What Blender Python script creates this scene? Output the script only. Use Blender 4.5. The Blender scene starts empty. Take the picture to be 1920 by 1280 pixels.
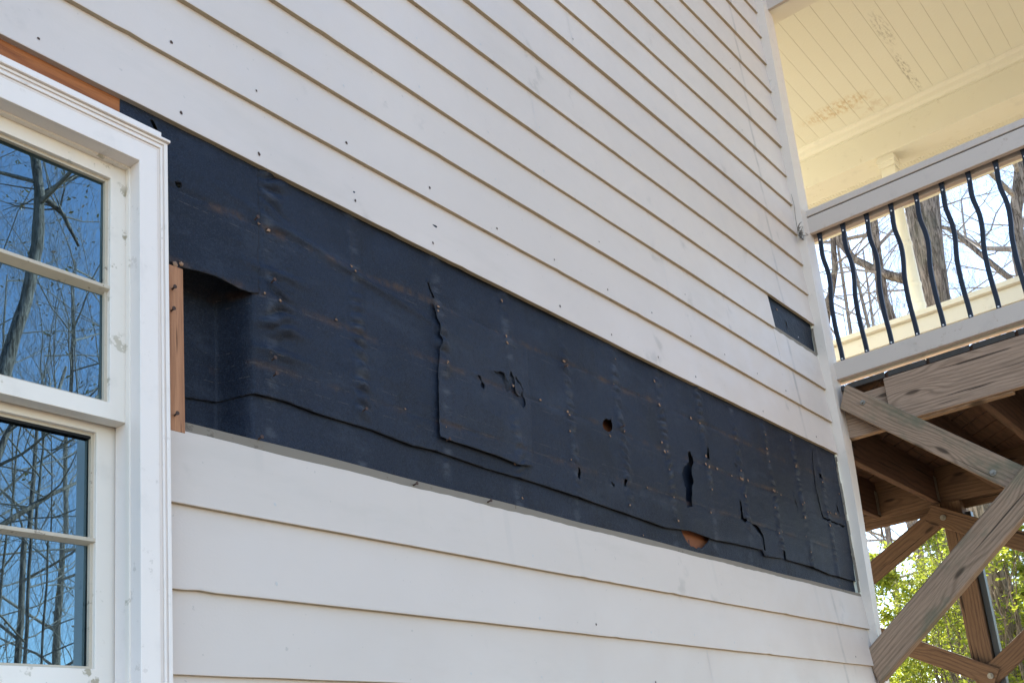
import bpy, math, random
import numpy as np
from mathutils import Vector, Matrix

# ------------------------------------------------------------------ camera, sky, sun, exposure
scn = bpy.context.scene
col = scn.collection
cd = bpy.data.cameras.new('camera'); cam = bpy.data.objects.new('camera', cd); col.objects.link(cam)
cd.sensor_width = 36; cd.lens = 36 * 1993.08 / 1920; cd.shift_y = (973.86 - 640) / 1920
cd.clip_start = 0.05; cd.clip_end = 3000
cam.matrix_world = Matrix(((0.62256516, -0.14580173, -0.7688657, -4.89698792),
                           (-0.77705131, -0.23162738, -0.58526918, -1.71448537),
                           (-0.09275709, 0.96181631, -0.25749857, -1.48010675),
                           (0, 0, 0, 1)))
scn.camera = cam
SUN_EL, SUN_AZ = math.radians(34), math.radians(31)       # azimuth measured from +x towards +y
sdir = Vector((math.cos(SUN_EL) * math.cos(SUN_AZ), math.cos(SUN_EL) * math.sin(SUN_AZ), math.sin(SUN_EL)))
w = bpy.data.worlds.new('World'); scn.world = w; w.use_nodes = True
nt = w.node_tree; sky = nt.nodes.new('ShaderNodeTexSky'); sky.sky_type = 'NISHITA'; sky.sun_disc = False
sky.sun_elevation = SUN_EL; sky.sun_rotation = math.pi / 2 - SUN_AZ
sky.air_density = 1.0; sky.dust_density = 0.1; sky.ozone_density = 1.6
nt.links.new(sky.outputs[0], nt.nodes['Background'].inputs[0]); nt.nodes['Background'].inputs[1].default_value = 0.15
sl = bpy.data.lights.new('sun', 'SUN'); sl.energy = 4.6; sl.angle = math.radians(0.5); sl.color = (1, .94, .84)
so = bpy.data.objects.new('sun', sl); col.objects.link(so); so.rotation_euler = sdir.to_track_quat('Z', 'Y').to_euler()
scn.view_settings.view_transform = 'Standard'; scn.view_settings.look = 'None'
scn.view_settings.exposure = 1.92; scn.view_settings.gamma = 1

e = 0.17                     # exposure of one siding course
GZ = -3.1                    # ground height
rnd = random.Random(7)

# ------------------------------------------------------------------ material helpers
class NT:
    def __init__(s, name):
        s.m = bpy.data.materials.new(name); s.m.use_nodes = True; s.t = s.m.node_tree
        s.b = s.t.nodes['Principled BSDF']; s.out = s.t.nodes['Material Output']
        s.co = s.t.nodes.new('ShaderNodeTexCoord')
    def n(s, typ, **kw):
        x = s.t.nodes.new(typ)
        for k, v in kw.items():
            if k.startswith('i_'):
                key = k[2:]; key = int(key) if key.isdigit() else key.replace('_', ' ')
                s.set(x.inputs[key], v)
            else: setattr(x, k, v)
        return x
    def set(s, sock, v):
        if isinstance(v, bpy.types.NodeSocket): s.t.links.new(v, sock)
        elif isinstance(v, (tuple, list)) and sock.type == 'RGBA' and len(v) == 3: sock.default_value = (*v, 1)
        else: sock.default_value = v
    def math(s, op, a, b=0.0, c=0.0):
        x = s.t.nodes.new('ShaderNodeMath'); x.operation = op
        s.set(x.inputs[0], a); s.set(x.inputs[1], b); s.set(x.inputs[2], c); return x.outputs[0]
    def xyz(s, which='Object'):
        x = s.n('ShaderNodeSeparateXYZ'); s.set(x.inputs[0], s.co.outputs[which]); return x.outputs
    def mapped(s, scale, loc=(0, 0, 0)):
        x = s.n('ShaderNodeMapping'); s.set(x.inputs[0], s.co.outputs['Object']); x.inputs['Scale'].default_value = scale
        x.inputs['Location'].default_value = loc; return x.outputs[0]
    def noise(s, scale, detail=4, rough=.55, vec=None, dist=0):
        x = s.n('ShaderNodeTexNoise'); x.inputs['Scale'].default_value = scale; x.inputs['Detail'].default_value = detail
        x.inputs['Roughness'].default_value = rough; x.inputs['Distortion'].default_value = dist
        s.set(x.inputs['Vector'], vec if vec is not None else s.co.outputs['Object']); return x.outputs[0]
    def ramp(s, f, lo, hi, a=0.0, b=1.0):
        x = s.n('ShaderNodeMapRange'); x.interpolation_type = 'SMOOTHSTEP'
        s.set(x.inputs[0], f); x.inputs[1].default_value = lo; x.inputs[2].default_value = hi
        x.inputs[3].default_value = a; x.inputs[4].default_value = b; return x.outputs[0]
    def mix(s, f, a, b):
        x = s.t.nodes.new('ShaderNodeMix'); x.data_type = 'RGBA'
        s.set(x.inputs[0], f); s.set(x.inputs[6], a); s.set(x.inputs[7], b); return x.outputs[2]
    def bump(s, h, strength=.2, dist=.002):
        x = s.n('ShaderNodeBump'); x.inputs['Strength'].default_value = strength; x.inputs['Distance'].default_value = dist
        s.set(x.inputs['Height'], h); s.set(s.b.inputs['Normal'], x.outputs[0])
    def base(s, c, rough=.6, spec=.4):
        s.set(s.b.inputs['Base Color'], c); s.set(s.b.inputs['Roughness'], rough); s.set(s.b.inputs['Specular IOR Level'], spec)
        return s.m

def m_siding():
    k = NT('painted_siding'); o = k.xyz()
    n1 = k.noise(1.1, 5); n2 = k.noise(9, 5, .6)
    c = k.mix(k.ramp(n1, .35, .65), (.645, .552, .492), (.605, .518, .462))
    wn = k.n('ShaderNodeTexWhiteNoise', noise_dimensions='1D'); k.set(wn.inputs['W'], k.math('FLOOR', k.math('DIVIDE', k.math('ADD', o[2], 20 * .17 - .004), .17)))
    c = k.mix(k.math('MULTIPLY', wn.outputs[0], .32), c, (.545, .468, .405))                 # boards weathered a little differently
    c = k.mix(k.math('MULTIPLY', k.ramp(k.noise(3.2, 6, .7, k.mapped((.35, 1, 1.5), (3, 0, 1))), .52, .72), .22), c, (.47, .41, .35))
    sm = k.noise(5.5, 3, .5, k.mapped((1, 1, .7)), .4)                      # smudges
    f = k.math('MULTIPLY', k.ramp(sm, .62, .72), k.ramp(k.noise(16, 4, .6), .45, .62))
    c = k.mix(k.math('MULTIPLY', f, .55), c, (.40, .35, .31))
    sp = k.noise(60, 2, .5); c = k.mix(k.math('MULTIPLY', k.ramp(sp, .74, .77), .35), c, (.3, .27, .24))   # specks
    # thin grey water streak running down near the corner
    wob = k.math('MULTIPLY', k.math('SUBTRACT', k.noise(2.2, 2, .5, k.mapped((0, 0, 1))), .5), .05)
    xx = k.math('ADD', k.math('ADD', o[0], .365), wob)
    st = k.ramp(k.math('ABSOLUTE', xx), .002, .02, 1, 0)
    st = k.math('MULTIPLY', st, k.ramp(k.noise(7, 4, .6, k.mapped((.3, 1, 1))), .4, .62, .35, 1))
    c = k.mix(k.math('MULTIPLY', st, .55), c, (.28, .25, .23))
    # narrow vertical dirty runs below the opening
    rr = k.noise(14, 3, .5, k.mapped((1, 1, .06)))
    zz = k.math('MULTIPLY', k.ramp(o[2], -.95, -.72), k.ramp(o[2], -.69, -.7))
    c = k.mix(k.math('MULTIPLY', k.math('MULTIPLY', k.ramp(rr, .6, .7), zz), .14), c, (.4, .37, .34))
    k.bump(k.math('ADD', k.noise(170, 2, .5), k.math('MULTIPLY', n2, 2.2)), .16, .0012)
    return k.base(c, k.ramp(n2, .3, .7, .42, .6), .35)

def m_paint(name, a, b, rough=.45, chips=.0, chipcol=(.3, .24, .18), scale=1):
    k = NT(name); n1 = k.noise(3 * scale, 4); c = k.mix(n1, a, b)
    if chips:
        ch = k.math('MULTIPLY', k.ramp(k.noise(28 * scale, 5, .65), .58, .64), k.ramp(k.noise(4 * scale, 3), .5, .62))
        c = k.mix(k.math('MULTIPLY', ch, chips), c, chipcol)
        d = k.noise(10 * scale, 5, .6); c = k.mix(k.math('MULTIPLY', k.ramp(d, .55, .75), .25), c, tuple(.62 * q for q in a))
    k.bump(k.noise(120, 3, .6), .12, .001)
    return k.base(c, rough, .4)

def m_felt(name='tar_felt', g=1.0, add=0.0):
    k = NT(name); o = k.xyz()
    c = k.mix(k.ramp(k.noise(2.4, 5, .65), .32, .68), tuple(q_ * g + add for q_ in (.0036, .0068, .0165)), tuple(q_ * g + add for q_ in (.0095, .0150, .0310)))
    sc = k.noise(8, 7, .75, k.mapped((.5, 1, 1.3)))
    c = k.mix(k.math('MULTIPLY', k.ramp(sc, .50, .70), .6), c, (.028, .036, .054))
    dk = k.noise(5, 5, .7, k.mapped((1, 1, .6), (5, 0, 2)))
    c = k.mix(k.math('MULTIPLY', k.ramp(dk, .52, .68), .6), c, (.005, .006, .010))
    c = k.mix(k.math('MULTIPLY', k.ramp(k.noise(330, 3, .75), .46, .66), .55), c, (.032, .041, .060))    # fibres
    c = k.mix(k.math('MULTIPLY', k.ramp(k.noise(120, 3, .7), .52, .66), .5), c, (.004, .005, .008))
    for xs in (-3.46, -3.185, -2.875, -2.575, -2.28, -1.98, -1.685, -1.39, -1.1, -.81, -.515, -.23):   # rubbed paler where the studs press through
        d = k.math('ABSOLUTE', k.math('SUBTRACT', o[0], xs + .012))
        f = k.math('MULTIPLY', k.ramp(d, .004, .026, 1, 0), k.ramp(k.noise(22, 5, .7, k.mapped((.4, 1, 1.6), (xs * 31, 0, xs * 7))), .48, .64))
        c = k.mix(k.math('MULTIPLY', f, .6), c, (.062, .069, .086))
    for z0, amt in ((-.145, .8), (-.318, .5), (-.49, .4)):               # brown run along each nail row
        d = k.math('ABSOLUTE', k.math('ADD', k.math('SUBTRACT', o[2], z0), k.math('MULTIPLY', k.math('SUBTRACT', k.noise(5, 3), .5), .03)))
        f = k.math('MULTIPLY', k.ramp(d, .001, .016, 1, 0), k.ramp(k.noise(9, 6, .75, k.mapped((1, 1, .6), (z0 * 30, 0, 0))), .46, .64))
        c = k.mix(k.math('MULTIPLY', f, amt), c, (.070, .038, .022))
    for z0 in (-.148, -.17, -.322, -.345, -.455, -.487, -.52):             # dashed chalk lines of the sheet
        d = k.math('ABSOLUTE', k.math('SUBTRACT', o[2], z0))
        f = k.math('MULTIPLY', k.ramp(d, .0005, .0013, 1, 0), k.ramp(k.noise(34, 4, .7, k.mapped((1, 1, .1), (z0 * 77, 0, 0))), .5, .58))
        c = k.mix(k.math('MULTIPLY', f, .35), c, (.13, .11, .10))
    k.bump(k.math('ADD', k.noise(260, 4, .7), k.math('ADD', k.math('MULTIPLY', k.noise(28, 6, .65), 2.5), k.math('MULTIPLY', k.noise(70, 3, .6), 1.2))), .75, .0018)
    return k.base(c, .58, .25)

def m_wood(name, a, b, dark, scale=1.0, green=0.0, knots=True, rough=.8, weather=.5):
    """grain runs along local X"""
    k = NT(name); o = k.xyz()
    oi = k.n('ShaderNodeObjectInfo')
    off = k.math('MULTIPLY', oi.outputs['Random'], 40.0)
    cv = k.n('ShaderNodeCombineXYZ'); k.set(cv.inputs[0], k.math('ADD', o[0], off)); k.set(cv.inputs[1], o[1]); k.set(cv.inputs[2], o[2])
    V = cv.outputs[0]
    def mp(sc):
        x = k.n('ShaderNodeMapping'); k.set(x.inputs[0], V); x.inputs['Scale'].default_value = sc; return x.outputs[0]
    warp = k.noise(1.0, 3, .5, mp((2.2, 9, 9)))
    r = k.math('ADD', k.math('MULTIPLY', o[2], 1.0), k.math('MULTIPLY', o[1], .8))
    r = k.math('ADD', k.math('MULTIPLY', r, 75 * scale), k.math('MULTIPLY', warp, 17))
    if knots:
        kv = k.n('ShaderNodeCombineXYZ'); k.set(kv.inputs[0], k.math('MULTIPLY', k.math('ADD', o[0], off), 1.9)); k.set(kv.inputs[1], k.math('ADD', k.math('MULTIPLY', o[2], 6.5), off))
        vo = k.n('ShaderNodeTexVoronoi', feature='F1', voronoi_dimensions='2D'); k.set(vo.inputs['Vector'], kv.outputs[0]); vo.inputs['Scale'].default_value = 1.0
        kd = vo.outputs['Distance']
        infl = k.ramp(kd, .0, .42, 1, 0)
        r = k.math('ADD', r, k.math('MULTIPLY', infl, 15))
    ring = k.math('ADD', k.math('MULTIPLY', k.math('SINE', r), .5), .5)
    ring = k.math('POWER', ring, 2.2)
    fib = k.noise(1.0, 5, .7, mp((9, 230, 230)))
    c = k.mix(k.noise(1.0, 4, .6, mp((1.2, 7, 7))), a, b)
    c = k.mix(k.math('MULTIPLY', k.math('MULTIPLY', ring, k.ramp(k.noise(1.0, 3, .6, mp((2, 14, 14))), .35, .6, .35, 1)), .6), c, dark)
    c = k.mix(k.math('MULTIPLY', k.ramp(fib, .42, .7), .45), c, tuple(q * .55 for q in dark))
    if knots:
        c = k.mix(k.ramp(kd, .035, .095, .85, 0), c, tuple(q * .35 for q in dark))
    crack = k.math('MULTIPLY', k.ramp(k.noise(1.0, 2, .5, mp((1.6, 60, 60))), .66, .69), .85)
    c = k.mix(crack, c, tuple(q * .18 for q in dark))
    if green:
        g = k.ramp(k.noise(1.0, 5, .65, mp((3.5, 6, 6))), .45, .68)
        c = k.mix(k.math('MULTIPLY', g, green), c, (.105, .115, .075))
    hh = k.math('SUBTRACT', k.math('ADD', k.math('MULTIPLY', ring, .5), fib), k.math('MULTIPLY', crack, 2.2))
    k.bump(hh, .55, .002)
    return k.base(c, rough, .25)

def m_simple(name, a, b=None, rough=.6, scale=12, metal=0, spec=.4, bump=.1):
    k = NT(name); c = k.mix(k.noise(scale, 5, .6), a, b or tuple(q * .75 for q in a))
    k.b.inputs['Metallic'].default_value = metal
    k.bump(k.noise(scale * 8, 3), bump, .002); return k.base(c, rough, spec)

def m_glass():
    k = NT('window_glass'); t = k.t
    tr = k.n('ShaderNodeBsdfTransparent'); tr.inputs[0].default_value = (.10, .11, .13, 1)
    gl = k.n('ShaderNodeBsdfGlossy'); gl.inputs['Roughness'].default_value = .006; gl.inputs[0].default_value = (.50, .80, 1, 1)
    fr = k.n('ShaderNodeFresnel'); fr.inputs[0].default_value = 3.3
    bp = k.n('ShaderNodeBump'); bp.inputs['Strength'].default_value = .05; bp.inputs['Distance'].default_value = .0012
    k.set(bp.inputs['Height'], k.noise(7, 2, .5)); k.set(gl.inputs['Normal'], bp.outputs[0])
    mx = k.n('ShaderNodeMixShader'); k.set(mx.inputs[0], fr.outputs[0]); k.set(mx.inputs[1], tr.outputs[0]); k.set(mx.inputs[2], gl.outputs[0])
    df = k.n('ShaderNodeBsdfDiffuse'); df.inputs[0].default_value = (.35, .36, .36, 1)
    m2 = k.n('ShaderNodeMixShader'); k.set(m2.inputs[0], k.math('MULTIPLY', k.ramp(k.noise(30, 5, .7), .45, .9), .05))
    k.set(m2.inputs[1], mx.outputs[0]); k.set(m2.inputs[2], df.outputs[0])
    k.set(k.out.inputs[0], m2.outputs[0]); return k.m

def m_ceiling():
    k = NT('ceiling_boards'); o = k.xyz()
    c = k.mix(k.noise(2.5, 4), (.765, .75, .625), (.725, .705, .585))
    g = k.math('PINGPONG', k.math('ADD', o[1], 10 - .087), .05)            # groove every 0.1 m, boards run along x
    gr = k.ramp(g, .0, .0035, 1, 0)
    c = k.mix(k.math('MULTIPLY', gr, .30), c, (.42, .36, .24))
    # rust-coloured water stain
    def blob(x0, y0, rx, ry, rot=0):
        dx = k.math('SUBTRACT', o[0], x0); dy = k.math('SUBTRACT', o[1], y0)
        ca, sa = math.cos(rot), math.sin(rot)
        u = k.math('ADD', k.math('MULTIPLY', dx, ca), k.math('MULTIPLY', dy, sa))
        v = k.math('SUBTRACT', k.math('MULTIPLY', dy, ca), k.math('MULTIPLY', dx, sa))
        q = k.math('ADD', k.math('POWER', k.math('DIVIDE', u, rx), 2), k.math('POWER', k.math('DIVIDE', v, ry), 2))
        return k.ramp(q, .1, 1.0, 1, 0)
    ns = k.ramp(k.noise(26, 6, .7, k.mapped((.8, 1.8, 1))), .40, .66)
    s1 = k.math('MULTIPLY', blob(1.655, .16, .11, .30), ns)
    c = k.mix(k.math('MULTIPLY', s1, .75), c, (.52, .36, .14))
    ns2 = k.ramp(k.noise(40, 6, .75, k.mapped((.5, 2, 1))), .46, .6)
    s2 = k.math('MULTIPLY', blob(1.62, -.335, .34, .035), ns2)
    c = k.mix(k.math('MULTIPLY', s2, .6), c, (.20, .18, .12))
    s3 = k.math('MULTIPLY', blob(1.1, -.36, .25, .05), ns2)
    c = k.mix(k.math('MULTIPLY', s3, .45), c, (.22, .2, .14))
    s4 = k.math('MULTIPLY', blob(1.82, -.02, .12, .16), k.ramp(k.noise(14, 4), .45, .6))
    c = k.mix(k.math('MULTIPLY', s4, .35), c, (.5, .37, .22))
    k.bump(k.math('SUBTRACT', k.noise(60, 3), k.math('MULTIPLY', gr, 4)), .4, .003)
    return k.base(c, .5, .3)

def m_bark(name, a, b):
    k = NT(name); n1 = k.noise(19, 6, .75, k.mapped((1.8, 1.8, .25)), 1.2)
    c = k.mix(k.ramp(n1, .38, .62), a, b); c = k.mix(k.math('MULTIPLY', k.ramp(k.noise(3, 4), .5, .7), .4), c, (.16, .17, .13))
    k.bump(n1, .9, .03); return k.base(c, .9, .2)

def m_leaf(name, a, b, trans=.5):
    k = NT(name); oi = k.n('ShaderNodeObjectInfo'); ge = k.n('ShaderNodeNewGeometry')
    c = k.mix(ge.outputs['Random Per Island'], a, b)
    k.base(c, .45, .4)
    tl = k.n('ShaderNodeBsdfTranslucent'); k.set(tl.inputs[0], k.mix(.5, c, (.6, .66, .06)))
    mx = k.n('ShaderNodeMixShader'); mx.inputs[0].default_value = trans
    k.set(mx.inputs[1], k.b.outputs[0]); k.set(mx.inputs[2], tl.outputs[0]); k.set(k.out.inputs[0], mx.outputs[0]); return k.m

M = dict(
    siding=m_siding(),
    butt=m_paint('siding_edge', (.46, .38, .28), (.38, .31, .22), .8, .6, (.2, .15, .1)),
    bare=m_paint('bare_siding_top', (.25, .21, .165), (.17, .14, .11), .85, .95, (.075, .055, .04), .8),
    hole=m_simple('nail_hole', (.05, .03, .025), (.09, .05, .04), .8, 60),
    white=m_paint('window_paint', (.83, .735, .67), (.76, .675, .62), .38, .55, (.5, .42, .36)),
    cream=m_paint('sash_paint', (.82, .735, .645), (.76, .68, .60), .42, .85, (.36, .3, .2)),
    putty=m_paint('putty', (.62, .53, .42), (.45, .38, .29), .7, .8, (.2, .16, .12), 3),
    caulk=m_paint('caulk_line', (.70, .59, .52), (.74, .64, .57), .6),
    track=m_simple('jamb_track', (.25, .25, .25), (.17, .17, .17), .4, 6),
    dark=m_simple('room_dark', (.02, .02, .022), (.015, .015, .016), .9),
    felt=m_felt(), felt2=m_felt('tar_felt_patch', 1.15, .0055), paper_edge=m_simple('torn_felt_edge', (.075, .07, .07), (.03, .03, .035), .9, 90),
    board=m_simple('sheathing', (.26, .095, .04), (.17, .06, .03), .85, 18, bump=.4),
    tan=m_simple('torn_fibre', (.40, .25, .16), (.22, .12, .07), .9, 90),
    orange=m_wood('header_wood', (.45, .165, .055), (.33, .11, .04), (.20, .06, .022), 2.5, 0, False, .7),
    studw=m_wood('stud_wood', (.52, .26, .14), (.42, .20, .105), (.28, .12, .06), 2.5, 0, False, .7),
    wood=m_wood('weathered_wood', (.39, .265, .185), (.30, .207, .150), (.155, .098, .066), 4.6, .0),
    woodg=m_wood('mossy_wood', (.37, .25, .170), (.28, .192, .135), (.14, .09, .058), 4.6, .75),
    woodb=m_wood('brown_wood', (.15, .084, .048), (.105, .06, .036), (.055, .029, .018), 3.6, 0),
    endgrain=m_simple('board_end', (.07, .065, .06), (.035, .03, .028), .9, 40, bump=.5),
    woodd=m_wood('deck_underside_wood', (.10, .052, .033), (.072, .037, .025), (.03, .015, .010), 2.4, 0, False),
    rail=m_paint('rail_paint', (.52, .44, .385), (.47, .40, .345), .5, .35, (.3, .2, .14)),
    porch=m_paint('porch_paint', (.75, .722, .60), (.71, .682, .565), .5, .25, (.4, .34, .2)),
    trim=m_paint('corner_paint', (.68, .585, .51), (.62, .535, .465), .42, .3, (.36, .3, .25)),
    ceil=m_ceiling(), glass=m_glass(),
    iron=m_simple('black_metal', (.008, .013, .024), (.014, .020, .034), .45, 20, .0, .3, .15),
    steel=m_simple('bolt_steel', (.30, .29, .27), (.18, .15, .12), .5, 60, .7),
    screw=m_simple('screw_head', (.8, .8, .8), (.7, .7, .7), .3, 60, .5),
    pipe=m_simple('grey_strip', (.025, .027, .032), (.04, .042, .046), .4, 8),
    bark=m_bark('grey_bark', (.07, .055, .045), (.34, .29, .25)),
    bark2=m_bark('twig_bark', (.24, .195, .16), (.42, .37, .32)),
    green=m_leaf('evergreen_leaf', (.05, .10, .014), (.32, .35, .045), .52),
    brown=m_leaf('dry_leaf', (.10, .045, .025), (.20, .10, .06), .15),
    grass=m_simple('leaf_litter', (.40, .28, .16), (.24, .17, .09), .95, 5, bump=.6),
    roof=m_simple('roof_shingle', (.10, .095, .09), (.07, .065, .06), .9, 9, bump=.4),
)

# ------------------------------------------------------------------ mesh helpers
WM = {}
class MB:
    def __init__(s): s.v = []; s.f = []; s.mi = []
    def add(s, vs, fs, mi=0):
        b = len(s.v); s.v += [tuple(q) for q in vs]; s.f += [tuple(i + b for i in q) for q in fs]; s.mi += [mi] * len(fs)
    def box(s, x0, x1, y0, y1, z0, z1, mi=0):
        s.add([(x0, y0, z0), (x1, y0, z0), (x1, y1, z0), (x0, y1, z0), (x0, y0, z1), (x1, y0, z1), (x1, y1, z1), (x0, y1, z1)],
              [(0, 3, 2, 1), (4, 5, 6, 7), (0, 1, 5, 4), (1, 2, 6, 5), (2, 3, 7, 6), (3, 0, 4, 7)], mi)
    def tube(s, pts, rad, n=6, mi=0, cap=True):
        pts = [Vector(p) for p in pts]; b = len(s.v); prev = None
        for i, p in enumerate(pts):
            d = (pts[min(i + 1, len(pts) - 1)] - pts[max(i - 1, 0)]).normalized()
            if prev is None: prev = d.orthogonal().normalized()
            u = (prev - d * prev.dot(d)).normalized(); prev = u; v = d.cross(u)
            r = rad[i] if hasattr(rad, '__len__') else rad
            for j in range(n):
                a = 2 * math.pi * j / n; s.v.append(tuple(p + (u * math.cos(a) + v * math.sin(a)) * r))
        for i in range(len(pts) - 1):
            for j in range(n):
                s.f.append((b + i * n + j, b + i * n + (j + 1) % n, b + (i + 1) * n + (j + 1) % n, b + (i + 1) * n + j)); s.mi.append(mi)
        if cap:
            s.f.append(tuple(b + j for j in reversed(range(n)))); s.mi.append(mi)
            s.f.append(tuple(b + (len(pts) - 1) * n + j for j in range(n))); s.mi.append(mi)
    def lathe(s, prof, c, n=20, mi=0):
        b = len(s.v)
        for r, z in prof:
            for j in range(n):
                a = 2 * math.pi * j / n; s.v.append((c[0] + r * math.cos(a), c[1] + r * math.sin(a), z))
        for i in range(len(prof) - 1):
            for j in range(n):
                s.f.append((b + i * n + j, b + i * n + (j + 1) % n, b + (i + 1) * n + (j + 1) % n, b + (i + 1) * n + j)); s.mi.append(mi)
        s.f.append(tuple(b + j for j in reversed(range(n)))); s.f.append(tuple(b + (len(prof) - 1) * n + j for j in range(n))); s.mi += [mi, mi]
    def prism(s, poly, axis, a0, a1, mi=0):
        n = len(poly); vs = []
        for a in (a0, a1):
            for p in poly:
                q = list(p); q.insert(axis, a); vs.append(q)
        s.add(vs, [tuple(range(n))[::-1], tuple(range(n, 2 * n))] + [(i, (i + 1) % n, n + (i + 1) % n, n + i) for i in range(n)], mi)
    def build(s, name, mats, parent=None, bevel=0, smooth=False, mw=None):
        me = bpy.data.meshes.new(name); me.from_pydata(s.v, [], s.f)
        if not isinstance(mats, (list, tuple)): mats = [mats]
        for m in mats: me.materials.append(m)
        if any(s.mi): me.polygons.foreach_set('material_index', s.mi)
        if smooth: me.polygons.foreach_set('use_smooth', [True] * len(me.polygons))
        me.validate(); me.update()
        return link(name, me, parent, mw, bevel)

def link(name, me, parent=None, mw=None, bevel=0):
    o = bpy.data.objects.new(name, me); col.objects.link(o)
    mw = mw or Matrix.Identity(4); WM[o] = mw
    if parent is not None:
        o.parent = parent; o.matrix_local = WM[parent].inverted() @ mw
    else: o.matrix_world = mw
    if bevel:
        b = o.modifiers.new('bevel', 'BEVEL'); b.width = bevel; b.segments = 2; b.limit_method = 'ANGLE'; b.angle_limit = math.radians(40)
    return o

def empty(name, loc, label=None, cat=None, group=None):
    o = bpy.data.objects.new(name, None); col.objects.link(o); o.empty_display_size = .1
    WM[o] = Matrix.Translation(loc); o.matrix_world = WM[o]; tag(o, label, cat, group); return o
def tag(o, label=None, cat=None, group=None, kind=None):
    if label: o['label'] = label
    if cat: o['category'] = cat
    if group: o['group'] = group
    if kind: o['kind'] = kind
    return o

def beam(name, A, B, width, thick, face, mat, parent, bevel=.004, seg=1, cut0=0, cut1=0):
    """timber from A to B (centre line), 'face' = direction of its broad face normal; local X runs along it"""
    A = Vector(A); B = Vector(B); L = (B - A).length; x = (B - A).normalized(); y = Vector(face); y = (y - x * y.dot(x)).normalized(); z = x.cross(y)
    m = Matrix.Identity(4)
    for i, a in enumerate((x, y, z)):
        for r in range(3): m[r][i] = a[r]
    m.translation = A
    b = MB(); h, t = width / 2, thick / 2
    b.add([(-cut0, -t, -h), (L - cut1, -t, -h), (L - cut1, t, -h), (-cut0, t, -h), (cut0, -t, h), (L + cut1, -t, h), (L + cut1, t, h), (cut0, t, h)],
          [(0, 3, 2, 1), (4, 5, 6, 7), (0, 1, 5, 4), (1, 2, 6, 5), (2, 3, 7, 6), (3, 0, 4, 7)])
    return b.build(name, mat, parent, bevel, mw=m)

# value noise for geometry
_r = np.random.RandomState(3); _T = _r.rand(256, 256)
def vn(x, y):
    xi = np.floor(x).astype(int); yi = np.floor(y).astype(int); fx = x - xi; fy = y - yi
    fx = fx * fx * (3 - 2 * fx); fy = fy * fy * (3 - 2 * fy)
    g = lambda a, b: _T[a & 255, b & 255]
    return (g(xi, yi) * (1 - fx) + g(xi + 1, yi) * fx) * (1 - fy) + (g(xi, yi + 1) * (1 - fx) + g(xi + 1, yi + 1) * fx) * fy - .5

# ================================================================== GROUND
b = MB(); S = 1200
b.add([(-S, -S, GZ), (S, -S, GZ), (S, S, GZ), (-S, S, GZ)], [(0, 1, 2, 3)])
tag(b.build('ground', M['grass']), kind='structure')

# ================================================================== HOUSE
house = empty('house', (-4, 3, GZ), 'house with cream lap siding, bare black felt where boards were removed', 'house')

# ---- lap siding
DZ = {0: [(-4.09, .0107), (-3.49, .0065), (-2.8, .0035), (-1.62, 0), (0, .008)],
      1: [(-3.95, .004), (-3.2, .001), (-2.3, .004), (-1.58, .0066), (0, .001)],
      2: [(-3.68, .001), (-3.14, .001), (-1.82, .010), (-1.53, .013), (0, .003)],
      3: [(-3.42, -.004), (-2.35, -.0087), (0, .0088)], 4: [(-3.15, -.007), (-2.32, -.013), (0, .0108)],
      5: [(-2.89, -.0145), (-2.3, -.016), (0, .0055)], 6: [(-2.61, -.0146), (-2.27, -.016), (0, .0013)],
      7: [(-2.33, -.006), (0, .0042)], 8: [(-2.06, -.0115), (0, .0066)], 9: [(-1.78, -.004), (0, .006)], 10: [(-1.51, -.0046), (0, .011)],
      11: [(-1.23, -.002), (0, .011)], 12: [(-.97, -.0065), (0, .0078)], 13: [(-.68, -.001), (0, .011)], 14: [(-.39, .013), (0, .0115)],
      -4: [(-3.7, 0), (0, 0)], -5: [(-3.72, -.0026), (-2.58, -.004), (0, -.001)], -6: [(-3.72, -.0043), (-2.61, -.004), (0, -.004)]}
def zc(k, x):
    d = DZ.get(k, [(-1, .002)]); return k * e + float(np.interp(x, [q[0] for q in d], [q[1] for q in d]))
chip = random.Random(12)
def course(mb, k, x0, x1, top=None, painted=None):
    n = max(2, int((x1 - x0) / .035)); rows = []
    for i in range(n + 1):
        x = x0 + (x1 - x0) * i / n; z = zc(k, x)
        ny = float(vn(np.array(x * 1.7 + k * 13.1), np.array(k * 3.7))) * .0035
        nz = float(vn(np.array(x * 9 + k * 5.1), np.array(k * 1.3))) * .0014
        if chip.random() < .035 and k < 7: nz += chip.uniform(.001, .0024)
        zt = top(x) if top else zc(k + 1, x) + .018
        H = zt - z; yf = lambda q: ny * (1 - q / .2) + .0125 * q / .17
        if painted: zp = painted(x)
        else: zp = z + H * .5
        rows.append([(x, .0145 + ny, z + nz), (x, .0006 + ny, z + nz), (x, -.0002 + ny, z + nz + .0014), (x, yf(zp - z), zp), (x, yf(H), zt), (x, yf(H) + .012, zt)])
    base = len(mb.v); m = len(rows[0])
    for r in rows: mb.v += r
    for i in range(n):
        for j in range(m - 1):
            a = base + i * m + j; mb.f.append((a, a + m, a + m + 1, a + 1))
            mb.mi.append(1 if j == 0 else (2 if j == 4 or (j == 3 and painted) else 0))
    for side, flip in ((rows[0], 0), (rows[-1], 1)):
        q = [side[0], side[1], side[2], side[3], side[4], side[5]]; mb.add(q, [(0, 1, 2, 3, 4, 5)] if flip else [(5, 4, 3, 2, 1, 0)], 0)
XR = .004
up = MB()
for k in range(0, 26):
    if k == 3:
        course(up, 3, -9, -.513)
    elif k == 2:
        course(up, 2, -9, -.514); course(up, 2, -.512, XR, top=lambda x: zc(3, x) + .022, painted=lambda x: zc(3, x) + .002 + .003 * math.sin(x * 60))
    else: course(up, k, -9, XR)
lo = MB()
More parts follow.
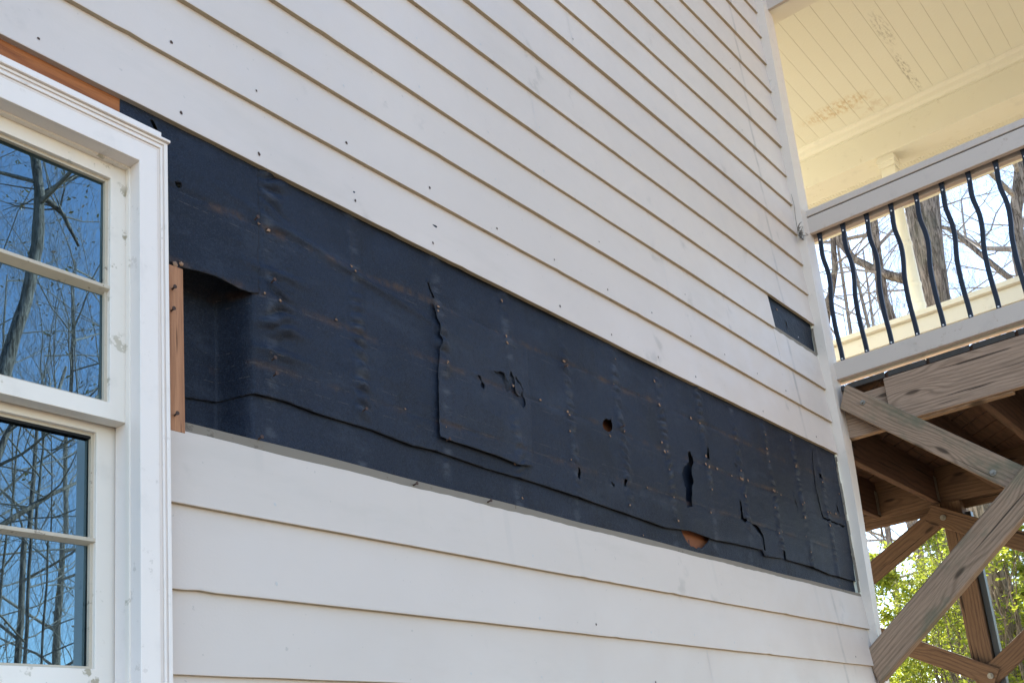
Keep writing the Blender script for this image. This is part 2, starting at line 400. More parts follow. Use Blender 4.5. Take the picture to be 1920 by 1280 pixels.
course(lo, -5, -3.735, XR, top=lambda x: -4 * e + (.0077 * (x / -3.7)) - .001 + .0015 * math.sin(x * 9), painted=lambda x: -4 * e - .0155 + .0012 * math.sin(x * 17) + .0008 * math.sin(x * 91))
for k in range(-18, -5): course(lo, k, -3.735, XR)
for k in range(-18, 0): course(lo, k, -9, -4.755)
# nail heads / holes, one per stud and course
studs = [-4.01, -3.70, -3.475, -3.182, -2.876, -2.567, -2.275, -1.98, -1.68, -1.39, -1.1, -.81, -.52, -.24]
def disc(mb, x, z, y, r, mi, n=7):
    o = len(mb.v); rr = [r * chip.uniform(.75, 1.25) for _ in range(n)]
    mb.v += [(x + rr[j] * math.cos(j * 6.283 / n), y, z + rr[j] * 1.15 * math.sin(j * 6.283 / n)) for j in range(n)]
    mb.f.append(tuple(o + j for j in range(n))); mb.mi.append(mi)
def face_y(k, x, dz): return float(vn(np.array(x * 1.7 + k * 13.1), np.array(k * 3.7))) * .0035 * (1 - dz / .2) + .0125 * dz / .17
for k in range(0, 20):
    for x in studs:
        dz = .034 + chip.uniform(-.006, .006); xx = x + chip.uniform(-.012, .012)
        if k < 2: dark = chip.random() < .82
        else: dark = chip.random() < .03
        if dark or chip.random() < .45:
            disc(up, xx, zc(k, xx) + dz, face_y(k, xx, dz) - .0012, chip.uniform(.0026, .0042) if dark and k < 2 else (.003 if dark else .0035), 3 if dark else 4)
for k in range(-8, -4):
    for x in studs[2:]:
        dz = .034 + chip.uniform(-.006, .006); xx = x + chip.uniform(-.012, .012)
        if chip.random() < .7: disc(lo, xx, zc(k, xx) + dz, face_y(k, xx, dz) - .0012, .0035, 3 if chip.random() < .06 else 4)
for (k, x) in ((2, -1.52), (4, -2.3), (6, -.47), (8, -1.2), (5, -.9), (11, -.42), (13, -.37), (1, -.42), (7, -2.0), (10, -1.0)):
    z0 = zc(k, x) + .002; y0 = face_y(k, x, 0) - .0009; y1 = face_y(k, x, .16) - .0009
    up.add([(x, y0, z0), (x + .0018, y0, z0), (x + .0018, y1, z0 + .158), (x, y1, z0 + .158)], [(0, 1, 2, 3)], 4)
for (k, x) in ((-7, -1.6), (-6, -.44)):
    z0 = zc(k, x) + .002; y0 = face_y(k, x, 0) - .0009; y1 = face_y(k, x, .16) - .0009
    lo.add([(x, y0, z0), (x + .0018, y0, z0), (x + .0018, y1, z0 + .158), (x, y1, z0 + .158)], [(0, 1, 2, 3)], 4)
M['filled'] = m_paint('filled_nail', (.50, .47, .45), (.57, .54, .52), .5)
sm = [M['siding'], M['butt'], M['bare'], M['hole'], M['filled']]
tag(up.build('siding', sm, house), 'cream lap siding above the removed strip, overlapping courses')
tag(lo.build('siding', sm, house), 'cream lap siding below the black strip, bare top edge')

# ---- structural shell (hollow)
sh = MB()
sh.box(-9, -4.72, .15, .25, GZ, 5); sh.box(-3.76, .0, .15, .25, GZ, 5); sh.box(-4.72, -3.76, .15, .25, .0, 5); sh.box(-4.72, -3.76, .15, .25, GZ, -1.33)
sh.box(-9.1, -9, .02, 8, GZ, 5); sh.box(-9, .0, 7.9, 8, GZ, 5); sh.box(.0, .11, .012, 8, GZ, 5)
sh.box(-9, 0, .25, 7.9, .9, 1.0); sh.box(-9, 0, .25, 7.9, GZ, GZ + .2)
sh.build('wall', M['porch'], house)
rf = MB(); rf.prism([(-.6, 4.95), (8.6, 4.95), (8.6, 5.1), (4, 7.3), (-.6, 5.1)], 0, -9.4, .6); rf.build('roof', M['roof'], house)
b = MB(); b.box(-4.70, -3.78, .19, .195, -1.3, -.02)    # dark lining of the room behind the glass is the room itself
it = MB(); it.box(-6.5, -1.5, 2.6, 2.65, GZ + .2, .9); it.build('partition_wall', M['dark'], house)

# ---- window (casing, sashes, muntins, panes)
WL, WRT = -4.76, -3.752
w0 = MB()
def frame(mb, xo0, xo1, zo0, zo1, xi0, xi1, zi0, zi1, y0, y1, mi=0):
    """mitred picture frame"""
    o = [(xo0, zo0), (xo1, zo0), (xo1, zo1), (xo0, zo1)]; i = [(xi0, zi0), (xi1, zi0), (xi1, zi1), (xi0, zi1)]
    vs = [(x, y, z) for y in (y0, y1) for ring in (o, i) for (x, z) in ring]; fs = []
    for a in range(4):
        c = (a + 1) % 4
        fs += [(a, c, 4 + c, 4 + a), (8 + c, 8 + a, 12 + a, 12 + c), (c, a, 8 + a, 8 + c), (4 + a, 4 + c, 12 + c, 12 + a)]
    mb.add(vs, fs, mi)
ZS = -1.235
# brick mould: inner flat, groove, outer bead
frame(w0, WL + .026, WRT - .0235, ZS - .1, -.112, -4.696, -3.816, ZS - .1, -.155, -.035, .05)
frame(w0, WL + .0165, WRT - .0165, ZS - .1, -.105, WL + .0235, WRT - .0235, ZS - .1, -.112, -.0338, .05, 1)
frame(w0, WL + .012, WRT - .012, ZS - .1, -.0985, WL + .0165, WRT - .0165, ZS - .1, -.105, -.037, .05)
frame(w0, WL + .008, WRT - .008, ZS - .1, -.0945, WL + .012, WRT - .012, ZS - .1, -.0985, -.0352, .05, 1)
frame(w0, WL, WRT, ZS - .1, -.088, WL + .008, WRT - .008, ZS - .1, -.0945, -.038, .05)
# drip cap on top
w0.box(WL - .004, WRT + .003, -.044, .02, -.0875, -.0815); w0.box(WL + .01, WRT - .012, -.034, .02, -.081, -.064)
win = w0.build('window', [M['white'], M['caulk']], house, .0012)
tag(win, 'white painted window casing with chipped edges')
w1 = MB()      # blind stop and jambs, head
frame(w1, -4.72, -3.79, ZS - .08, -.12, -4.693, -3.819, ZS - .08, -.158, -.0015, .012)
w1.box(-3.803, -3.77, .0125, .18, ZS - .08, -.13); w1.box(-4.74, -4.709, .0125, .18, ZS - .08, -.13); w1.box(-4.709, -3.803, .0125, .18, -.142, -.12)
w1.build('jamb', M['cream'], win, .001)
tr = MB(); tr.box(-3.8045, -3.8035, .056, .062, ZS, -.72); tr.box(-3.8062, -3.8035, .070, .0735, ZS, -.72); tr.box(-3.8055, -3.8035, .044, .053, ZS, -.72); tr.build('jamb_track', M['track'], win)
sl_ = MB(); sl_.prism([(-.09, ZS - .045), (.18, ZS), (.18, ZS - .05), (-.09, ZS - .075)], 0, WL - .03, WRT + .03); sl_.build('sill', M['white'], win, .002)
def sash(name, yf, yb, x0, x1, z0, z1, gx0, gx1, gz, mz, mh=.024, label=None):
    """gz: glass bottom/top, mz: muntin centre z"""
    s_ = MB()
    frame(s_, x0, x1, z0, z1, gx0, gx1, gz[0], gz[1], yf, yb)
    o = s_.build(name, M['cream'], win, .0012)
    if label: tag(o, label)
    xs = [gx0 + (gx1 - gx0) * i / 3 for i in range(4)]; zs = [gz[0], mz, gz[1]]
    mu = MB(); yg = yf + .018
    mu.prism([(yf + .001, mz - .003), (yf + .001, mz + .004), (yg + .004, mz + mh / 2), (yg + .004, mz - mh / 2)], 0, gx0, gx1)
    for x in xs[1:3]: mu.prism([(x - .004, yf + .001), (x + .004, yf + .001), (x + .011, yg + .004), (x - .011, yg + .004)], 2, gz[0], gz[1])
    mu.build('muntin', M['putty'], win, .0006)
    pt = MB(); frame(pt, gx0 - .0005, gx1 + .0005, gz[0] - .0005, gz[1] + .0005, gx0 + .006, gx1 - .006, gz[0] + .006, gz[1] - .006, yf + .010, yg); pt.build('glazing_putty', M['putty'], win)
    for a in range(3):
        for c in range(2):
            t0, t1 = rnd.uniform(-.0012, .0012), rnd.uniform(-.0012, .0012); p = MB(); p.add([(xs[a], yg + .002 - t0 - t1, zs[c]), (xs[a + 1], yg + .002 + t0 - t1, zs[c]), (xs[a + 1], yg + .002 + t0 + t1, zs[c + 1]), (xs[a], yg + .002 - t0 + t1, zs[c + 1])], [(0, 1, 2, 3)])
            p.build('glass_pane', M['glass'], win)
sash('upper_sash', .0125, .046, -4.70, -3.8045, -.7075, -.142, -4.655, -3.851, (-.674, -.189), -.433, .025)
b = MB(); b.box(-4.65, -3.858, .0655, .072, -.7325, -.700); b.build('sash_shade_strip', M['dark'], win)  # dark strip added to stand for the shaded band under the meeting rail
sash('lower_sash', .055, .09, -4.705, -3.8065, -1.228, -.69, -4.656, -3.852, (-1.175, -.722), -.935, .016)

# ---- framing wood exposed
beam('header_board', (-4.8, .0245, -.033), (-3.8185, .0245, -.033), .118, .018, (0, -1, 0), M['orange'], house, .001)
beam('stud', (-3.7025, .026, -.70), (-3.7025, .026, -.334), .034, .032, (0, -1, 0), M['studw'], house, .001)
sb = MB(); sb.box(-3.46, -.002, .052, .062, -.8, .12); sb.box(-.7, -.002, .052, .062, .45, .75); sb.build('sheathing', M['board'], house)

# ---- tar felt
FELT_STUDS = [-3.46, -3.185, -2.875, -2.575, -2.28, -1.98, -1.685, -1.39, -1.1, -.81, -.515, -.23]
ROWS = (-.145, -.318, -.49)
def wrinkle(X, Z):
    h = .0045 * vn(X * 2.3, Z * 3) + .0045 * vn(X * 6 + 9, Z * 9 + 4) + .0015 * vn(X * 18 + 3, Z * 24)
    h = h + .0034 * (.35 - np.abs(vn(X * 4.2 + 31, Z * 13 + 4 + X * 3))) + .0016 * (.35 - np.abs(vn(X * 12 + 3, Z * 30 + 8)))
    for i, xs in enumerate(FELT_STUDS):
        amp = .0105 if xs < -2.7 else .0058
        g = np.exp(-((X - xs - (.03 if i == 0 else .014)) / (.042 if i == 0 else .021)) ** 2)
        act = np.clip(vn(Z * 9 + i * 17.3, X * 5 + i * 3.1) * 3 + .75, 0, 1.2)
        h = h + g * amp * act * (np.abs(np.sin(Z * (84 + 9 * math.sin(i * 2.3)) + i * 2 + 7 * vn(Z * 11 + i, X * 8 + 5) + (X - xs) * 14 * math.sin(i * 1.7))) ** 1.2) + (.0020 if xs < -2.7 else .0009) * np.clip(vn(Z * 6 + i, Z * 0 + i) * 3 + .6, 0, 1) * np.exp(-((X - xs + .0) / .008) ** 2)
    for zr in ROWS:
        h = h - .0026 * np.clip(vn(X * 5 + zr * 31, X * 0 + zr * 7) * 2 + .35, 0, 1) * np.exp(-((Z - zr - .004 * vn(X * 3, X * 0 + zr * 9)) / .006) ** 2)
    # long diagonal buckles on the left
    h = h + .009 * np.exp(-((X + 3.2) / .32) ** 2) * np.exp(-((Z - (-.115 - .16 * (X + 3.45))) / .012) ** 2)
    h = h + .009 * np.exp(-((X + 3.42) / .07) ** 2) * (np.exp(-((Z + .385) / .012) ** 2) + np.exp(-((Z + .25) / .010) ** 2) + np.exp(-((Z + .45) / .012) ** 2))
    return h
def recess(X, Z):
    sx = np.clip((-3.515 - X) / .045 + .5, 0, 1); sx = sx * sx * (3 - 2 * sx)
    return sx
def inside(P, X, Z):
    P = np.array(P); c = np.zeros(X.shape, bool); n = len(P)
    for i in range(n):
        x1, z1 = P[i]; x2, z2 = P[(i + 1) % n]
        with np.errstate(divide='ignore', invalid='ignore'):
            c ^= ((z1 > Z) != (z2 > Z)) & (X < (x2 - x1) * (Z - z1) / (z2 - z1 + 1e-12) + x1)
    return c
def snap(P, V):
    P = np.array(P); best = None; bp = V.copy(); bd = np.full(len(V), 9.)
    for i in range(len(P)):
        a, c = P[i], P[(i + 1) % len(P)]; d = c - a; t = np.clip(((V - a) @ d) / (d @ d + 1e-12), 0, 1); q = a + t[:, None] * d
        dist = np.linalg.norm(q - V, axis=1); m = dist < bd; bd[m] = dist[m]; bp[m] = q[m]
    return bp
tr_ = random.Random(5)
def rag(P, a=.0038):
    out = []
    for i in range(len(P)):
        p, q = np.array(P[i]), np.array(P[(i + 1) % len(P)]); L = np.linalg.norm(q - p); m = max(1, int(L / .011)); nrm = np.array([-(q - p)[1], (q - p)[0]]) / (L + 1e-9)
        for j in range(m):
            c_ = p + (q - p) * j / m + nrm * (tr_.uniform(-a, a) if j else 0); out.append(tuple(c_))
    return out
def sheet(name, outline, yfun, holes, parent, step=.0042, curl=.003, extra=None, box=None, label=None, mat=None):
    xs = [p[0] for p in outline]; zs = [p[1] for p in outline]
    nx = int((max(xs) - min(xs)) / step) + 1; nz = int((max(zs) - min(zs)) / step) + 1
    gx = np.linspace(min(xs), max(xs), nx + 1); gz = np.linspace(min(zs), max(zs), nz + 1)
    X, Z = np.meshgrid(gx, gz, indexing='ij'); cx = (X[:-1, :-1] + X[1:, 1:]) / 2; cz = (Z[:-1, :-1] + Z[1:, 1:]) / 2
    keep = inside(outline, cx, cz); cuts = []
    holes = [rag(h) if len(h) > 4 else h for h in holes]
    for h in holes:
        ins = inside(h, cx, cz); cuts.append((h, ins)); keep &= ~ins
    idx = np.arange((nx + 1) * (nz + 1)).reshape(nx + 1, nz + 1)
    F = np.stack([idx[:-1, :-1], idx[1:, :-1], idx[1:, 1:], idx[:-1, 1:]], -1)
    kf = F[keep]; kept = np.unique(kf)
    V2 = np.stack([X.ravel(), Z.ravel()], 1)
    out = F[~inside(outline, cx, cz)]
    if len(out):
        bv = np.intersect1d(kept, np.unique(out)); V2[bv] = snap(outline, V2[bv])
    lift = np.zeros(len(V2))
    for h, ins in cuts:
        if ins.any():
            bv = np.intersect1d(kept, np.unique(F[ins])); V2[bv] = snap(h, V2[bv])
        hp = np.array(h); cen = hp.mean(0); near = np.linalg.norm(V2 - cen, axis=1) < .3
        q = snap(h, V2[near]); d = np.linalg.norm(q - V2[near], axis=1)
        lift[near] += curl * np.exp(-(d / .007) ** 2) * (.5 + 1.0 * vn(V2[near][:, 0] * 60, V2[near][:, 1] * 60))
    Y = yfun(V2[:, 0], V2[:, 1]) - lift
    Vv = np.stack([V2[:, 0], Y, V2[:, 1]], 1)
    rem = -np.ones(len(Vv), int); rem[kept] = np.arange(len(kept))
    mb = MB(); mb.v = [tuple(q) for q in Vv[kept].tolist()]; mb.f = [tuple(q) for q in rem[kf].tolist()]; mb.mi = [0] * len(mb.f)
    if extra: extra(mb, yfun)
    me_m = [mat or M['felt'], M['tan'], M['hole'], M['paper_edge']]
    o = mb.build(name, me_m, parent, smooth=True)
    so_ = o.modifiers.new('thickness', 'SOLIDIFY'); so_.thickness = .0013; so_.offset = 1; so_.material_offset_rim = 3
    if label: tag(o, label)
    return o

A = [(-2.085, -.302), (-2.064, -.288), (-2.045, -.29), (-2.031, -.282), (-2.025, -.302), (-2.032, -.32), (-2.061, -.334), (-2.085, -.33)]
Bh = [(-1.58, -.575), (-1.513, -.575), (-1.412, -.575), (-1.424, -.61), (-1.469, -.64), (-1.527, -.659), (-1.579, -.65)]
Bd = [(-1.641, -.575), (-1.583, -.575), (-1.583, -.65), (-1.619, -.617)]
Cc = [(-1.516, -.292), (-1.497, -.284), (-1.48, -.323), (-1.503, -.348), (-1.512, -.37), (-1.505, -.40), (-1.529, -.443), (-1.536, -.503), (-1.579, -.512), (-1.576, -.441), (-1.59, -.388), (-1.555, -.352), (-1.525, -.334)]
C2 = [(-1.362, -.239), (-1.34, -.239), (-1.35, -.29), (-1.38, -.29)]
D1 = [(-1.146, -.415), (-1.130, -.418), (-1.130, -.48), (-1.098, -.489), (-1.122, -.503), (-1.152, -.49)]
D2 = [(-1.081, -.493), (-1.007, -.499), (-.962, -.535), (-.958, -.594), (-.975, -.594), (-.980, -.543), (-1.035, -.509)]
E1 = [(-2.655, -.278), (-2.600, -.276), (-2.585, -.300), (-2.578, -.322), (-2.596, -.330), (-2.606, -.300), (-2.628, -.288)]
E2 = [(-2.583, -.288), (-2.563, -.258), (-2.548, -.288), (-2.550, -.312), (-2.530, -.328), (-2.513, -.308), (-2.505, -.345), (-2.520, -.362), (-2.535, -.350), (-2.566, -.340), (-2.580, -.306)]
E3 = [(-2.545, -.268), (-2.520, -.284), (-2.508, -.302), (-2.512, -.303), (-2.524, -.288), (-2.548, -.275)]
F1 = [(-2.724, -.311), (-2.708, -.312), (-2.690, -.334), (-2.697, -.350), (-2.712, -.342), (-2.703, -.327)]
G1 = [(-2.269, -.494), (-2.253, -.497), (-2.247, -.515), (-2.257, -.534), (-2.271, -.529), (-2.264, -.512)]
H1 = [(-1.99, -.481), (-1.974, -.484), (-1.986, -.508), (-1.998, -.507)]
I1 = [(-2.077, -.506), (-2.055, -.514), (-2.061, -.527)]
K1 = [(-.290, -.03), (-.281, -.03), (-.308, -.216), (-.282, -.350), (-.04, -.359), (-.04, -.366), (-.292, -.360), (-.319, -.222)]
L1 = [(-3.703, -.130), (-3.685, -.126), (-3.682, -.136), (-3.693, -.141)]
M1 = [(-.58, -.29), (-.571, -.325), (-.560, -.373), (-.585, -.332)]
N1 = [(-.804, -.571), (-.769, -.575), (-.769, -.616), (-.798, -.611)]
P1 = [(-2.902, -.084), (-2.893, -.086), (-2.876, -.127), (-2.885, -.129)]
Q1 = [(-3.76, -.005), (-3.751, -.003), (-3.739, -.026), (-3.748, -.03)]
R1 = [(-.24, -.13), (-.216, -.135), (-.226, -.16), (-.244, -.152)]
S1 = [(-.10, -.26), (-.083, -.27), (-.075, -.32), (-.1, -.29)]
T1 = [(-1.14, -.26), (-1.12, -.262), (-1.11, -.275), (-1.13, -.272)]
tans = [(-3.475, -.139), (-3.449, -.146), (-3.188, -.143), (-3.182, -.158), (-3.47, -.315), (-3.43, -.322), (-3.245, -.308), (-2.58, -.151), (-2.573, -.172),
        (-2.275, -.144), (-1.982, -.144), (-2.286, -.317), (-2.283, -.329), (-1.692, -.327), (-1.704, -.295), (-1.396, -.315), (-.813, -.153), (-.799, -.186), (-.514, -.147),
        (-1.099, -.285), (-.806, -.322), (-.032, -.066), (-.228, -.175), (-.227, -.319), (-2.052, -.345), (-1.69, -.15), (-1.39, -.15), (-1.1, -.15), (-.52, -.33), (-.04, -.2), (-1.38, -.28)]
for xs_ in (-3.185, -2.575, -2.28, -1.98, -1.685, -1.39, -1.1, -.81, -.515, -.23):
    for zr_ in (-.05, -.145, -.318, -.49, -.40, -.56):
        if tr_.random() < .6: tans.append((xs_ + tr_.uniform(-.015, .02), zr_ + tr_.uniform(-.018, .018)))
for _ in range(16): tans.append((tr_.uniform(-3.4, -.05), tr_.choice((-.145, -.318, -.49)) + tr_.uniform(-.006, .006)))
def flakes(pts, size=(.003, .0065)):
    def fn(mb, yfun):
        for (x, z) in pts:
            s_ = tr_.uniform(*size) * (1.35 if x > -1.8 else 1); n = 6; o = len(mb.v)
            y = float(yfun(np.array([x]), np.array([z]))[0]) - .0032
            a0 = tr_.uniform(0, 6)
            for j in range(n):
                r = s_ * tr_.uniform(.35, 1.2); a = a0 + j * 6.283 / n
                mb.v.append((x + r * math.cos(a) * 1.1, y - tr_.uniform(0, .0015), z + r * math.sin(a) * .9))
            mb.f.append(tuple(range(o, o + n))); mb.mi.append(1)
            if tr_.random() < .7:
                o = len(mb.v); mb.v += [(x - s_, y - .0008, z + s_ * .5), (x - s_ * .1, y - .001, z + s_ * .3), (x - s_ * .3, y - .001, z + s_ * 1.0)]
                mb.f.append((o, o + 1, o + 2)); mb.mi.append(2)
    return fn
edge = [(-3.695, -.587), (-3.594, -.569), (-3.496, -.562), (-3.41, -.560), (-3.312, -.566), (-3.141, -.567), (-3.0, -.577), (-2.91, -.575), (-2.7, -.584), (-2.498, -.58), (-2.228, -.591), (-2.0, -.60), (-1.748, -.612),
        (-1.58, -.603), (-1.398, -.606), (-1.2, -.60), (-.99, -.597), (-.975, -.62), (-.8, -.609), (-.525, -.608), (-.3, -.62), (-.037, -.618), (.002, -.62)]
edge = [(x + .0, z + .0015 * math.sin(x * 23) + .0012 * math.sin(x * 51)) for x, z in edge]
y_main = lambda X, Z: .021 - wrinkle(X, Z) * (1 - .6 * recess(X, Z)) + .085 * recess(X, Z) * np.clip((-.26 - Z) / .06, 0, 1) + .004 * np.clip((-.4 - Z) / .2, 0, 1)
y_low = lambda X, Z: .034 - .8 * wrinkle(X + 7, Z) + .080 * recess(X, Z)
sheet('felt_sheet', [(-3.695, -.60), (-3.695, .1), (.002, .1), (.002, -.60)] and ([(-3.695, .1)] + edge + [(.002, .1)]),
      y_main, [A, Cc, C2, D1, D2, G1, H1, I1, K1, L1, M1, N1, P1, R1, S1, T1], house, extra=flakes(tans), label='upper black felt sheet, torn and wrinkled')
sheet('felt_sheet', [(-3.695, -.74), (-3.695, -.48), (.002, -.48), (.002, -.74)], y_low, [Bh, Bd, [(-2.86, -.59), (-2.853, -.592), (-2.856, -.6)]], house, step=.005,
      extra=flakes([(-1.9, -.66), (-2.55, -.64), (-.2, -.66)]), label='lower black felt sheet tucked under the upper one')
sheet('felt_backing', [(-3.47, -.5), (-3.47, .1), (.002, .1), (.002, -.5)], lambda X, Z: .047 + 0 * X, [[(-2.2, -.2), (-1.9, -.2), (-1.9, -.42), (-2.2, -.42)]], house, step=.02)
# loose flap over the open stud bay
flap = [(-3.83, .1), (-3.83, -.075), (-3.735, -.085), (-3.727, -.325), (-3.70, -.331), (-3.682, -.328), (-3.64, -.321), (-3.602, -.319), (-3.567, -.322), (-3.538, -.327), (-3.509, -.325), (-3.482, -.319), (-3.476, -.2), (-3.474, .1)]
sheet('felt_flap', flap, lambda X, Z: .0165 - wrinkle(X, Z) - .003 * np.exp(-((Z + .325) / .03) ** 2) * np.exp(-((X + 3.58) / .07) ** 2) + .003 * np.clip((X + 3.52) / .05, 0, 1),
      [L1, Q1], house, extra=flakes([(-3.705, -.33), (-3.69, -.322)], (.006, .009)), label='loose black felt flap hanging over the open stud bay')
# patch
patch = [(-2.889, -.143), (-2.774, -.141), (-2.669, -.145), (-2.469, -.150), (-2.478, -.343), (-2.495, -.536), (-2.56, -.548), (-2.664, -.541), (-2.778, -.538), (-2.904, -.537), (-2.899, -.48), (-2.897, -.414), (-2.888, -.33), (-2.873, -.253), (-2.880, -.193)]
sheet('felt_patch', patch, lambda X, Z: .0145 - wrinkle(X, Z) * 1.1 - .008 * np.exp(-((X + 2.89) / .018) ** 2) * np.exp(-((Z + .24) / .06) ** 2) - .003 * np.exp(-((X + 2.9) / .015) ** 2)
      - .0035 * np.exp(-((Z + .54) / .012) ** 2) + .004 * np.clip((X + 2.55) / .06, 0, 1) - .003 * np.exp(-((Z + .40 + .5 * (X + 2.7)) / .02) ** 2) * np.exp(-((X + 2.62) / .1) ** 2),
      [E1, E2, E3, F1], house, step=.0036, curl=.005, extra=flakes([(-2.865, -.321), (-2.86, -.316), (-2.877, -.503), (-2.874, -.155), (-2.88, -.17), (-2.575, -.151), (-2.575, -.172), (-2.563, -.303)]), label='rectangular felt patch with torn holes', mat=M['felt2'])
# felt in the small opening
sheet('felt_sheet', [(-.56, .49), (-.56, .73), (.002, .73), (.002, .49)], lambda X, Z: .024 - wrinkle(X + 3, Z) * 1.0, [[(-.33, .615), (-.318, .61), (-.31, .575), (-.325, .59)]], house, step=.006,
      extra=flakes([(-.415, .645)], (.004, .006)), label='black felt in the small opening near the corner')
# nails left in the felt
nl = MB()
for x, z in ((-3.455, -.475), (-3.452, -.512), (-3.18, -.53), (-3.49, -.137), (-2.88, -.542), (-3.715, -.44), (-3.712, -.39), (-3.71, -.668), (-3.5, -.672), (-3.02, -.69), (-2.73, -.686), (-2.28, -.165), (-1.98, -.3), (-3.448, -.28)):
    nl = MB(); nl.tube([(x, .012, z), (x - .002, -.002, z + .001)], .0022, 6); nl.tube([(x - .002, -.002, z + .001), (x - .002, -.0035, z + .001)], .0045, 8); nl.build('nail_head', M['hole'], house)

# ---- corner board (tapers a little towards the ground)
cb = MB(); n = 40
for i in range(n + 1):
    z = GZ + (5 - GZ) * i / n; xl = 0.003 + .02 * math.exp(-((z + .2) / .35) ** 2) ; xr = .120 - .055 * min(1.2, max(0, .1 - z))
    yo = -.036 + .008 * min(1, max(0, -z))
    cb.v += [(xl, .03, z), (xl, yo, z), (xr, yo, z), (xr, .013, z)]
for i in range(n):
    for j in range(3): a = i * 4 + j; cb.f.append((a, a + 1, a + 5, a + 4)); cb.mi.append(0)
cbo = cb.build('corner_board', M['trim'], house)
# raw edges where boards were pulled away from the corner board
re = MB(); q = random.Random(9)
for (z0, z1) in ((-.675, -.005), (.53, .675)):
    z = z0
    while z < z1:
        h = q.uniform(.02, .09); re = MB(); re.box(-.003 - q.uniform(0, .006), .0028, .012 - q.uniform(0, .006), .02, z, min(z + h, z1) - .001); re.build('trim_splinter', M['bare'], house, .001); z += h


# ================================================================== PORCH
porch = empty('porch', (1.1, -.6, GZ), 'raised wooden porch with beadboard ceiling, iron balusters and braced posts', 'porch')
YB, YF = 2.2, -3.3
PX0, PX1 = .08, 2.0
# rim beams on the near face
beam('rim_beam', (.1, -.255, .219), (.1, YF, .219), .235, .04, (-1, 0, 0), M['wood'], porch, .004)
beam('rim_beam', (.125, -.001, .2), (.125, -.8, .2), .212, .045, (-1, 0, 0), M['wood'], porch, .003)
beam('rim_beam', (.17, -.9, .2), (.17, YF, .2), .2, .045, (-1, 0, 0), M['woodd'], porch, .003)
# far rim, doubled
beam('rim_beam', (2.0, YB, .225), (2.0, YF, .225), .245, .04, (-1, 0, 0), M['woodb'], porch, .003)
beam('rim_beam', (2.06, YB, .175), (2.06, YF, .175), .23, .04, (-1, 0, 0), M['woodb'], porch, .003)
# joists
for i in range(-6, 5):
    y = .12 + .385 * i
    if y > YB or y < YF: continue
    x0 = .15 if y < 0 else .125
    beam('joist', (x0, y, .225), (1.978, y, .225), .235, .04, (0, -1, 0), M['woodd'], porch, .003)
# joist hangers
for i in range(-6, 5):
    y = .12 + .385 * i
    if y > YB or y < YF: continue
    hg = MB(); hg.box(1.93, 1.979, y - .0235, y - .0215, .12, .28); hg.box(1.93, 1.979, y + .0215, y + .0235, .12, .28); hg.build('joist_hanger', M['steel'], porch)
beam('blocking', (1.0, -1.4, .225), (1.0, -1.04, .225), .2, .04, (-1, 0, 0), M['woodd'], porch, .003)
# diagonal decking: each board clipped to the deck rectangle
def clip_poly(poly, x0, x1, y0, y1):
    for (a, v, sgn) in ((0, x0, 1), (0, x1, -1), (1, y0, 1), (1, y1, -1)):
        out = []
        for i in range(len(poly)):
            p, q_ = poly[i], poly[(i + 1) % len(poly)]; ip, iq = (p[a] - v) * sgn >= 0, (q_[a] - v) * sgn >= 0
            if ip: out.append(p)
            if ip != iq: t = (v - p[a]) / (q_[a] - p[a]); out.append((p[0] + t * (q_[0] - p[0]), p[1] + t * (q_[1] - p[1])))
        poly = out
        if not poly: return []
    return poly
dk = []
s2 = math.sqrt(.5)
for i in range(-20, 24):
    # boards run along (1,1); offset measured along y on the near face
    yc = -.094 + .2 * i
    a, c = yc - .2 + .013, yc
    L = 12
    poly = [(PX0 - L, a - L), (PX0 + L, a + L), (PX0 + L, c + L), (PX0 - L, c - L)]
    for (X0, X1, Y0, Y1) in ((PX0, 2.1, YF, 0.012), ):
        p = clip_poly(poly, .098, 2.1, YF, -.04)
        if len(p) >= 3: dk.append(p)
        p = clip_poly(poly, .125, 2.1, -.0395, YB)
        if len(p) >= 3: dk.append(p)
dm = MB()
for p in dk:
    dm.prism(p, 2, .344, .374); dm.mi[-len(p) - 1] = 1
    for i in range(len(p)):
        if max(p[i][0], p[(i + 1) % len(p)][0]) < .13: dm.mi[i - len(p)] = 2
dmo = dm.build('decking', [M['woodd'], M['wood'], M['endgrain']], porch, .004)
# rails, near face
def rails(x, sgn, mat, yfrom, yto, near):
    parts = []
    r = MB(); r.box(x - .002 * sgn if sgn > 0 else x - .14, x + .14 if sgn > 0 else x + .002, yto, yfrom, 1.309, 1.345); r.build('rail_cap', mat, porch, .004)
    r = MB(); r.box(min(x, x + .03 * sgn), max(x, x + .03 * sgn), yto, yfrom, 1.213, 1.303); r.build('top_rail', mat, porch, .003)
    r = MB(); r.box(min(x + .062 * sgn, x + .098 * sgn), max(x + .062 * sgn, x + .098 * sgn), yto, yfrom, 1.205, 1.308); r.build('top_rail', mat, porch, .003)
    r = MB(); r.box(min(x, x + .03 * sgn), max(x, x + .03 * sgn), yto, yfrom, .400, .490); r.build('bottom_rail', mat, porch, .003)
    r = MB(); r.box(min(x + .055 * sgn, x + .09 * sgn), max(x + .055 * sgn, x + .09 * sgn), yto, yfrom, .396, .478); r.build('bottom_rail', M['porch'], porch, .003)
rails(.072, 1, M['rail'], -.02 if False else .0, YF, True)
rails(1.96, -1, M['porch'], YB, YF, False)
